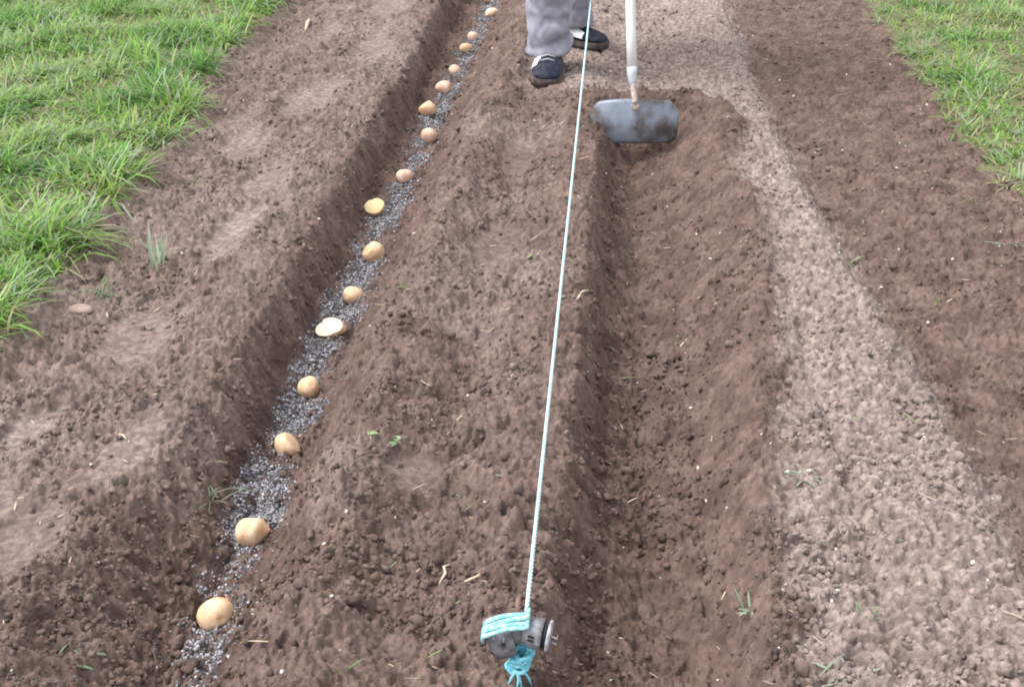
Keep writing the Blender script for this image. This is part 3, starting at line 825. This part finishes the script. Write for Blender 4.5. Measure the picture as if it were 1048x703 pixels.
for k, (o1, o2) in enumerate(((-.0030, -.0030), (.0004, -.0004), (.0028, .0024), (.0064, .0034))):
    pp = []
    for i in range(15):
        t = i / 14; x = -.036 + .044 * t; wv = .0010 * math.sin(3.1 * t + 2.3 * k)
        pp.append((x, -.0275 + o1 * 1.7 + .006 * t, ZC + .0165 + o2 + wv + .0085 * t + .0025 * math.sin(t * math.pi)))
    pp = [(-.0405, -.024 + o1, ZC - .001), (-.0400, -.0265 + o1 * 1.5, ZC + .011)] + pp + [(.0085, -.004 + o1, ZC + .0255)]
    tube(bm, pp, .0026, 8)
bm_obj('turn', bm, M_TURN, line)
bm = bmesh.new()                                   # tight coils round the rod below the clamp
pp = []
for i in range(170):
    th = i / 170 * 2 * math.pi * 7; t = i / 170
    r = .0095 + .0015 * math.sin(t * 9) + .0022 * math.sin(i * .37) + .0012 * math.sin(i * 1.13)
    pp.append((-.002 + r * math.cos(th) + .004 * (1 - t), -.009 + r * math.sin(th) * .9, ZC - .024 - .026 * t + .003 * math.sin(th + .8)))
tube(bm, pp, .0029, 7)
bm_obj('coil', bm, M_TWINE_BLUE, line)
bm = bmesh.new()
gz = lambda x, y: base_z(SX + x, SY + y) + .003
for (ex, ey, sp) in ((-.013, -.022, .3), (-.003, -.028, 1), (.004, -.024, 2), (.013, -.008, 4)):
    st = Vector((-.002 + ex * .25, -.016 + .1 * ey, ZC - .047))
    en = Vector((ex, ey, gz(ex, ey)))
    pm = (st + en) / 2 + Vector((.004 * math.sin(sp * 2), -.004, .008))
    q = [st.lerp(pm, t).lerp(pm.lerp(en, t), t) for t in [k / 8 for k in range(9)]]
    tube(bm, q, [.0017] * 6 + [.0014, .0011, .0007], 6)
bm_obj('loose_end', bm, M_TWINE_BLUE, line)

# ------------------------------------------------------------------ person (seen from the shins down) and hoe
M_SKIN = two_tone('skin', (.52, .32, .24), (.60, .39, .30), 30, .55, .4)
M_TROUSER = two_tone('grey_trousers', (.235, .23, .275), (.37, .365, .425), 22, .85, .2, .3, .7, .4, 420)
M_JACKET = two_tone('dark_jacket', (.05, .06, .09), (.08, .09, .13), 12, .85, .2)
M_HAIR = two_tone('hair', (.05, .035, .025), (.10, .07, .05), 60, .6)
M_SHOE = two_tone('navy_shoe', (.012, .017, .036), (.055, .050, .058), 38, .75, .25, .42, .72, .3, 200)
M_SOLE = two_tone('muddy_sole', (.035, .030, .030), (.115, .085, .075), 40, .85)
M_WHITE = two_tone('white_patch', (.48, .44, .41), (.78, .78, .78), 60, .6, .3, .3, .5)

def skin_mesh(name, verts, edges, mat, parent=None, levels=2, root=0):
    me = bpy.data.meshes.new(name)
    me.from_pydata([v[:3] for v in verts], edges, [])
    o = bpy.data.objects.new(name, me); COL.objects.link(o)
    sk = o.modifiers.new('skin', 'SKIN'); sk.use_smooth_shade = True
    lay = me.skin_vertices[0].data if len(me.skin_vertices) else None
    if lay is None:
        bpy.context.view_layer.objects.active = o
        bm = bmesh.new(); bm.from_mesh(me); bm.verts.layers.skin.verify(); bm.to_mesh(me); bm.free()
        lay = me.skin_vertices[0].data
    for i, v in enumerate(verts):
        r = v[3]; lay[i].radius = r if isinstance(r, tuple) else (r, r); lay[i].use_root = (i == root)
    sb = o.modifiers.new('sub', 'SUBSURF'); sb.levels = levels; sb.render_levels = levels
    dg = bpy.context.evaluated_depsgraph_get(); dg.update()
    m2 = bpy.data.meshes.new_from_object(o.evaluated_get(dg))
    o.modifiers.clear(); o.data = m2; bpy.data.meshes.remove(me)
    m2.materials.clear(); m2.materials.append(mat)
    m2.polygons.foreach_set('use_smooth', np.ones(len(m2.polygons), dtype=bool))
    o.name = name
    if parent: o.parent = parent
    return o

ZF1 = base_z(-.175, 3.80); ZF2 = base_z(-.06, 4.20)
# hoe first: hands go to its handle
HX, HY = .090, 3.28
eye = Vector((.088, 3.405, .062)); top = Vector((.030, 4.02, 1.42))
h0 = Vector((.078, 3.36, .140))
hdir = Vector((.0655, 3.44, .332)) - h0; hdir.normalize()
hand1 = h0 + hdir * .62; hand2 = h0 + hdir * .95

hip = Vector((-.10, 4.18, .86)); chest = Vector((-.08, 3.98, 1.22)); neck = Vector((-.07, 3.90, 1.40)); head = Vector((-.065, 3.83, 1.53))
V = []; E = []
def vv(p, r, link_to=None):
    V.append((*p, r)); i = len(V) - 1
    if link_to is not None: E.append((link_to, i))
    return i
pel = vv(hip, (.10, .08)); wa = vv(hip.lerp(chest, .5), (.09, .07), pel); ch = vv(chest, (.10, .075), wa); nk = vv(neck, .055, ch)
hd = vv(head + Vector((0, .01, -.05)), .062, nk); hd2 = vv(head, .085, hd); hd3 = vv(head + Vector((0, .015, .075)), .060, hd2)
for sgn, knee, ank, toe in ((-1, (-.165, 3.86, .47), (-.172, 3.875, .10 + ZF1), (-.173, 3.845, .045 + ZF1)), (1, (-.115, 4.14, .47), (-.115, 4.225, .10 + ZF2), (-.10, 4.215, .045 + ZF2))):
    a = vv(hip + Vector((sgn * .075, -.01, -.09)), .085, pel); k = vv(knee, .052, a); c = vv(Vector(knee).lerp(Vector(ank), .35), .050, k)
    n = vv(ank, .026, c); f = vv(toe, .016, n)
for sgn, hand in ((-1, hand2), (1, hand1)):
    s = vv(chest + Vector((sgn * .16, -.03, .07)), .042, ch); el = Vector(hand).lerp(chest + Vector((sgn * .17, -.03, .08)), .45) + Vector((sgn * .10, .02, -.10))
    e = vv(el, .042, s); w = vv(Vector(hand) + Vector((sgn * .05, .06, -.0)), .027, e); p = vv(Vector(hand) + Vector((sgn * .024, .025, 0)), (.030, .020), w)
    for q in range(4):                                   # fingers close round the handle
        b = Vector(hand) + Vector((sgn * .020, .010, .030 - q * .020))
        f1 = vv(b + Vector((sgn * .004, -.030, 0)), .0095, p); f2 = vv(b + Vector((-sgn * .022, -.036, -.002)), .0085, f1); vv(b + Vector((-sgn * .042, -.018, -.004)), .0075, f2)
    t = vv(Vector(hand) + Vector((sgn * .006, .022, .036)), .010, p); vv(Vector(hand) + Vector((-sgn * .022, .014, .030)), .009, t)
person = skin_mesh('person', V, E, M_SKIN, None, 2, 0)
tag(person, 'person in grey trousers and dark shoes with white patches standing behind the hoe', 'person')
# face
bm = bmesh.new(); bmesh.ops.create_uvsphere(bm, u_segments=24, v_segments=16, radius=.092)
for v in list(bm.verts):
    if v.co.z < -.005 + .05 * (1 if v.co.y < -.02 else -1): v.co.z = max(v.co.z, -.005 + .05 * (1 if v.co.y < -.02 else -1))
hr = bm_obj('hair', bm, M_HAIR, person); hr.location = head + Vector((0, .018, .030))

def blob(name, mat, c, r3, sub=3):
    b = bmesh.new(); bmesh.ops.create_icosphere(b, subdivisions=sub, radius=1)
    for v in b.verts: v.co = Vector((v.co.x * r3[0], v.co.y * r3[1], v.co.z * r3[2]))
    o = bm_obj(name, b, mat, person); o.location = c
    return o
FZ = head + Vector((0, -.072, -.005))
for sx_ in (-1, 1):
    blob('eye', M_WHITE, FZ + Vector((sx_ * .029, .004, .012)), (.012, .007, .007))
    blob('ear', M_SKIN, head + Vector((sx_ * .082, .012, -.008)), (.010, .020, .030))
blob('nose', M_SKIN, FZ + Vector((0, -.008, -.014)), (.012, .018, .020))
blob('mouth', M_SPROUT, FZ + Vector((0, .004, -.048)), (.022, .008, .006))

def loft(bm, rings, cap=True):
    R_ = [[bm.verts.new(p) for p in r] for r in rings]; n = len(R_[0])
    for a, b in zip(R_, R_[1:]):
        for k in range(n): bm.faces.new((a[k], a[(k + 1) % n], b[(k + 1) % n], b[k]))
    if cap: bm.faces.new(R_[0][::-1]); bm.faces.new(R_[-1])
    return R_

def leg_rings(ank, knee, top_, r_hem, hemz, seed, face):
    r = np.random.RandomState(seed); rings = []
    ank = Vector(ank); knee = Vector(knee); top_ = Vector(top_)
    ns = 110; nk_ = 80
    TT, ZZ = np.meshgrid(np.arange(nk_) * 2 * math.pi / nk_, hemz + (top_.z - hemz) * np.arange(ns) / (ns - 1))
    cx_, cy_ = np.cos(TT), np.sin(TT)
    n_a = vnoise(cx_ * 1.3 + ZZ * 5.5 + seed, cy_ * 1.3 - ZZ * 6.5, seed)
    n_b = vnoise(cx_ * 2.2 - ZZ * 11 + seed, cy_ * 2.2 + ZZ * 13, seed + 3)
    fold = .016 * (.35 - np.abs(n_a)) + .008 * (.35 - np.abs(n_b)) * np.exp(-((ZZ - hemz) / .25) ** 2)
    ph = r.rand(8) * 6.28
    for i in range(ns):
        t = i / (ns - 1)
        z = hemz + (top_.z - hemz) * t
        if z < knee.z: c = ank.lerp(knee, (z - ank.z) / (knee.z - ank.z))
        else: c = knee.lerp(top_, (z - knee.z) / (top_.z - knee.z))
        rad = r_hem * (1 + .03 * t) + .028 * smooth01((t - .45) / .55)
        ring = []
        stack = math.exp(-((z - hemz) / .16) ** 2)           # the cloth bunches above the shoe
        for k in range(nk_):
            th = 2 * math.pi * k / nk_
            f = .0035 * stack * math.sin((z - hemz) * 105 + 2.2 * math.sin(th + ph[0]) + ph[1]) * (.6 + .4 * math.sin(th * 1 + ph[2]))
            f += .006 * math.sin(3 * th + ph[3] + 5 * z) + fold[i][k]
            f += .002 * math.sin(z * 46 + 3 * math.sin(2 * th + ph[5]))
            f += .0012 * (math.exp(-((th - face) / .05) ** 2))   # raised side seam
            f -= .004 * stack * math.exp(-((z - hemz - .045 - .022 * math.sin(th + ph[7])) / .007) ** 2) + .004 * stack * math.exp(-((z - hemz - .085 - .03 * math.sin(th * 1 + ph[2] + 2)) / .009) ** 2) + .003 * math.exp(-((z - hemz - .15 - .04 * math.sin(th + ph[5])) / .012) ** 2)
            if i < 3: f += .002
            rr = rad + f
            dz = (.008 * math.sin(th + ph[6]) * max(0, 1 - i / 15))
            ring.append((c.x + rr * math.cos(th), c.y + rr * math.sin(th) * 1.12, z + dz))
        rings.append(ring)
    inner = [((p[0] - rings[0][0][0]) * 1 + rings[0][0][0], p[1], p[2]) for p in rings[0]]
    c0 = ank
    inn = [(c0.x + (p[0] - c0.x) * .93, c0.y + (p[1] - c0.y) * .93, p[2] + .004) for p in rings[0]]
    inn2 = [(c0.x + (p[0] - c0.x) * .90, c0.y + (p[1] - c0.y) * .90, p[2] + .05) for p in rings[0]]
    return [inn2, inn] + rings

bm = bmesh.new()
loft(bm, leg_rings((-.172, 3.862, .08 + ZF1), (-.165, 3.85, .48), hip + Vector((-.072, -.02, -.06)), .066, .060 + ZF1, 3, 6.1), cap=False)
loft(bm, leg_rings((-.108, 4.222, .08 + ZF2), (-.122, 4.14, .48), hip + Vector((.072, -.02, -.06)), .062, .052 + ZF2, 8, 3.4), cap=False)
wr = []
for i in range(9):
    t = i / 8; z = .70 + .24 * t
    wr.append([(hip.x + (.165 - .03 * t) * math.cos(a), hip.y - .01 + (.125 - .01 * t) * math.sin(a), z) for a in [2 * math.pi * k / 48 for k in range(48)]])
loft(bm, wr)
bm_obj('trousers', bm, M_TROUSER, person)
Vj = [(*(hip + Vector((0, .02, -.07))), (.20, .165)), (*hip.lerp(chest, .45), (.195, .155)), (*chest, (.20, .16)), (*(chest.lerp(neck, .75)), .085)]
Ej = [(0, 1), (1, 2), (2, 3)]
for sgn, hand in ((-1, hand2), (1, hand1)):
    sh_ = chest + Vector((sgn * .17, -.03, .08)); el = Vector(hand).lerp(sh_, .45) + Vector((sgn * .10, .02, -.10)); wr_ = Vector(hand) + Vector((sgn * .055, .066, -.0))
    b = len(Vj); Vj += [(*sh_, .088), (*el, .060), (*wr_, .042)]; Ej += [(2, b), (b, b + 1), (b + 1, b + 2)]
skin_mesh('jacket', Vj, Ej, M_JACKET, person, 2, 1)

def shoe(name, heel, ang, zf, side):
    """trainer along local +x (heel to toe), on the ground; side = which flank carries the white patch"""
    L = .275
    root_bm = bmesh.new(); rings = []
    st = [(0, .030, .060, .0), (.03, .034, .085, 0), (.10, .037, .098, 0), (.25, .039, .105, 0), (.40, .040, .098, 0), (.52, .043, .080, 0), (.66, .047, .064, 0), (.80, .047, .054, 0), (.91, .041, .047, 0), (.97, .030, .040, 0), (1.0, .014, .030, 0)]
    for (t, w, h, _) in st:
        ring = []
        for k in range(24):
            th = 2 * math.pi * k / 24; c, s = math.cos(th), math.sin(th)
            yy = math.copysign(abs(c) ** .75, c) * w * (1 if s < 0 else 1 - .30 * s); zz = .018 + (h - .018) * .5 * (1 + math.copysign(abs(s) ** .8, s))
            ring.append((t * L, yy, zz))
        rings.append(ring)
    loft(root_bm, rings)
    o = bm_obj('shoe', root_bm, M_SHOE, person)
    o.location = (heel[0], heel[1], zf - .006); o.rotation_euler = (0, 0, ang)
    sb = bmesh.new(); rr = []
    for (t, w, h, _) in st:
        ww = w + .004
        rr.append([(t * L * 1.02 - .003, ww * a, z) for a, z in ((-1, .0), (-1.02, .010), (-1.0, .022), (1.0, .022), (1.02, .010), (1, .0))])
    loft(sb, rr); bm_obj('sole', sb, M_SOLE, o, True)
    # white flank patch and small eyelets
    pb = bmesh.new(); Pv = []
    for i in range(8):
        t = .46 + .32 * i / 7
        w = float(np.interp(t, [s[0] for s in st], [s[1] for s in st])); h = float(np.interp(t, [s[0] for s in st], [s[2] for s in st]))
        row = []
        for j in range(5):
            s = -.25 + 1.15 * j / 4 * (1 - .25 * abs(i - 3.5) / 3.5)
            th = math.asin(max(-1, min(1, s))); c = math.cos(th)
            yy = (abs(c) ** .75) * w * (1 if s < 0 else 1 - .30 * s) + .0015; zz = .018 + (h - .018) * .5 * (1 + math.copysign(abs(s) ** .8, s)) + .001
            row.append(pb.verts.new((t * L, side * yy, zz)))
        Pv.append(row)
    for a, b in zip(Pv, Pv[1:]):
        for j in range(4): pb.faces.new((a[j], a[j + 1], b[j + 1], b[j]))
    bm_obj('white_patch', pb, M_WHITE, o)
    lb = bmesh.new()
    for q in range(4):
        t = .46 + .075 * q; h = float(np.interp(t, [s[0] for s in st], [s[2] for s in st]))
        tube(lb, [(t * L, -.022, h - .004), (t * L + .004, 0, h + .003), (t * L, .022, h - .004)], .0022, 6)
    bm_obj('lace', lb, M_NECK, o)
shoe('shoe', (-.171, 3.955), R(-91), ZF1, -1)
shoe('shoe', (-.225, 4.305), R(-35), ZF2, -1)

# hoe
hoe = tag(empty('digging_hoe', (HX, HY, 0)), 'wide bladed hoe with a pale wooden handle held over the head of the open trench', 'hoe')
O = Vector((HX, HY, 0))
bm = bmesh.new(); hp = [h0 + hdir * t - O for t in [k / 12 * 1.32 for k in range(13)]]
tube(bm, hp, [.0138, .0140] + [.0143] * 10 + [.0138], 16)
bm_obj('handle', bm, M_WOODW, hoe)
bm = bmesh.new()
fp = [h0 + hdir * .015 - O, h0 + hdir * .0 - O, h0 - hdir * .022 - O, h0 - hdir * .042 + Vector((.002, -.004, 0)) - O]
tube(bm, fp, [.0144, .0142, .0110, .0086], 16)
bm_obj('ferrule', bm, M_NECK, hoe)
bm = bmesh.new()
q0 = fp[-1] + hdir * .01; q3 = Vector((.088, 3.276, .076)) - O
q1 = q0 - hdir * .02; q2 = q3 + Vector((-.001, .015, .015))
tube(bm, [q0 * (1 - t) ** 3 + q1 * 3 * t * (1 - t) ** 2 + q2 * 3 * t * t * (1 - t) + q3 * t ** 3 for t in [k / 12 for k in range(13)]], [.0090 - .0015 * k / 12 for k in range(13)], 12)
bm_obj('neck', bm, M_RUST, hoe)
bm = bmesh.new()                                     # dished blade: back face towards the camera
nu, nv_ = 37, 13; W2 = .124; HB = .122; th_ = .0035
grid = {}
for sidez in (0, 1):
    for i in range(nu):
        for j in range(nv_):
            u = -1 + 2 * i / (nu - 1); v = j / (nv_ - 1)
            top_e = 1 - .10 * u * u - .16 * max(0, abs(u) - .80) / .20 * 1.2
            bot_e = .05 * (1 - u * u) * 0 + .10 * max(0, abs(u) - .82) / .18
            vv_ = bot_e + (top_e - bot_e) * v
            xx = u * W2 * (1 - .05 * (1 - v))
            zz = vv_ * HB
            yy = .030 * u * u + .020 * (v - .5) ** 2 * 2 - .004 * math.exp(-(u / .10) ** 2) + (th_ if sidez else 0)
            grid[sidez, i, j] = bm.verts.new((xx, yy, zz - HB))
for i in range(nu - 1):
    for j in range(nv_ - 1):
        bm.faces.new([grid[0, a, b] for a, b in ((i, j), (i + 1, j), (i + 1, j + 1), (i, j + 1))])
        bm.faces.new([grid[1, a, b] for a, b in ((i, j + 1), (i + 1, j + 1), (i + 1, j), (i, j))])
bd = [(i, 0) for i in range(nu)] + [(nu - 1, j) for j in range(1, nv_)] + [(i, nv_ - 1) for i in range(nu - 2, -1, -1)] + [(0, j) for j in range(nv_ - 2, 0, -1)]
for a, b in zip(bd, bd[1:] + bd[:1]):
    bm.faces.new((grid[0, a[0], a[1]], grid[0, b[0], b[1]], grid[1, b[0], b[1]], grid[1, a[0], a[1]]))
bl = bm_obj('blade', bm, M_STEEL, hoe); bl.location = Vector((.090, 3.282, .090)) - O; bl.rotation_euler = (R(-14), 0, R(4))
bm = bmesh.new(); ring_solid(bm, [(-.004, .012), (.002, .0115), (.004, .009)], 24, rot=Matrix.Rotation(R(-90), 3, 'Z'))
so = bm_obj('socket', bm, M_RUST, hoe); so.location = Vector((.089, 3.276, .068)) - O; so.rotation_euler = (R(-14), 0, 0)

# ------------------------------------------------------------------ light, sky, camera
w = bpy.data.worlds.new('World'); scene.world = w; w.use_nodes = True
nt = w.node_tree; bg = nt.nodes['Background']
SUN_EL, SUN_AZ = 60, -95          # azimuth from +y, clockwise; the sun stands to the left
sky = nt.nodes.new('ShaderNodeTexSky'); sky.sky_type = 'NISHITA'; sky.sun_disc = False
sky.sun_elevation = R(SUN_EL); sky.sun_rotation = R(SUN_AZ); sky.dust_density = 1.5; sky.ozone_density = 1
hs = nt.nodes.new('ShaderNodeHueSaturation'); hs.inputs['Saturation'].default_value = .18
nt.links.new(sky.outputs[0], hs.inputs['Color']); nt.links.new(hs.outputs[0], bg.inputs['Color'])
bg.inputs['Strength'].default_value = .15
sd = bpy.data.lights.new('sun', 'SUN'); sd.energy = 1.1; sd.angle = R(30); sd.color = (1, .965, .92)
so = bpy.data.objects.new('sun', sd); COL.objects.link(so)
az = R(SUN_AZ)
d = Vector((math.sin(az) * math.cos(R(SUN_EL)), math.cos(az) * math.cos(R(SUN_EL)), math.sin(R(SUN_EL))))
so.rotation_euler = (-d).to_track_quat('-Z', 'Y').to_euler(); so.location = d * 10

cd = bpy.data.cameras.new('camera'); cam = bpy.data.objects.new('camera', cd); COL.objects.link(cam)
cam.location = (0, 0, 1.0); cam.rotation_euler = (R(90 - 26.9), 0, R(4.33))
cd.sensor_width = 36; cd.lens = 1250 / 1048 * 36; cd.clip_start = .02; cd.clip_end = 1000
scene.camera = cam
vs = scene.view_settings
vs.view_transform = 'Standard'; vs.look = 'None'; vs.gamma = 1; vs.use_curve_mapping = False; vs.exposure = 1.30
scene.cycles.pixel_filter_type = 'BLACKMAN_HARRIS'; scene.cycles.filter_width = 1.85
scene.cycles.max_bounces = 6; scene.cycles.diffuse_bounces = 3
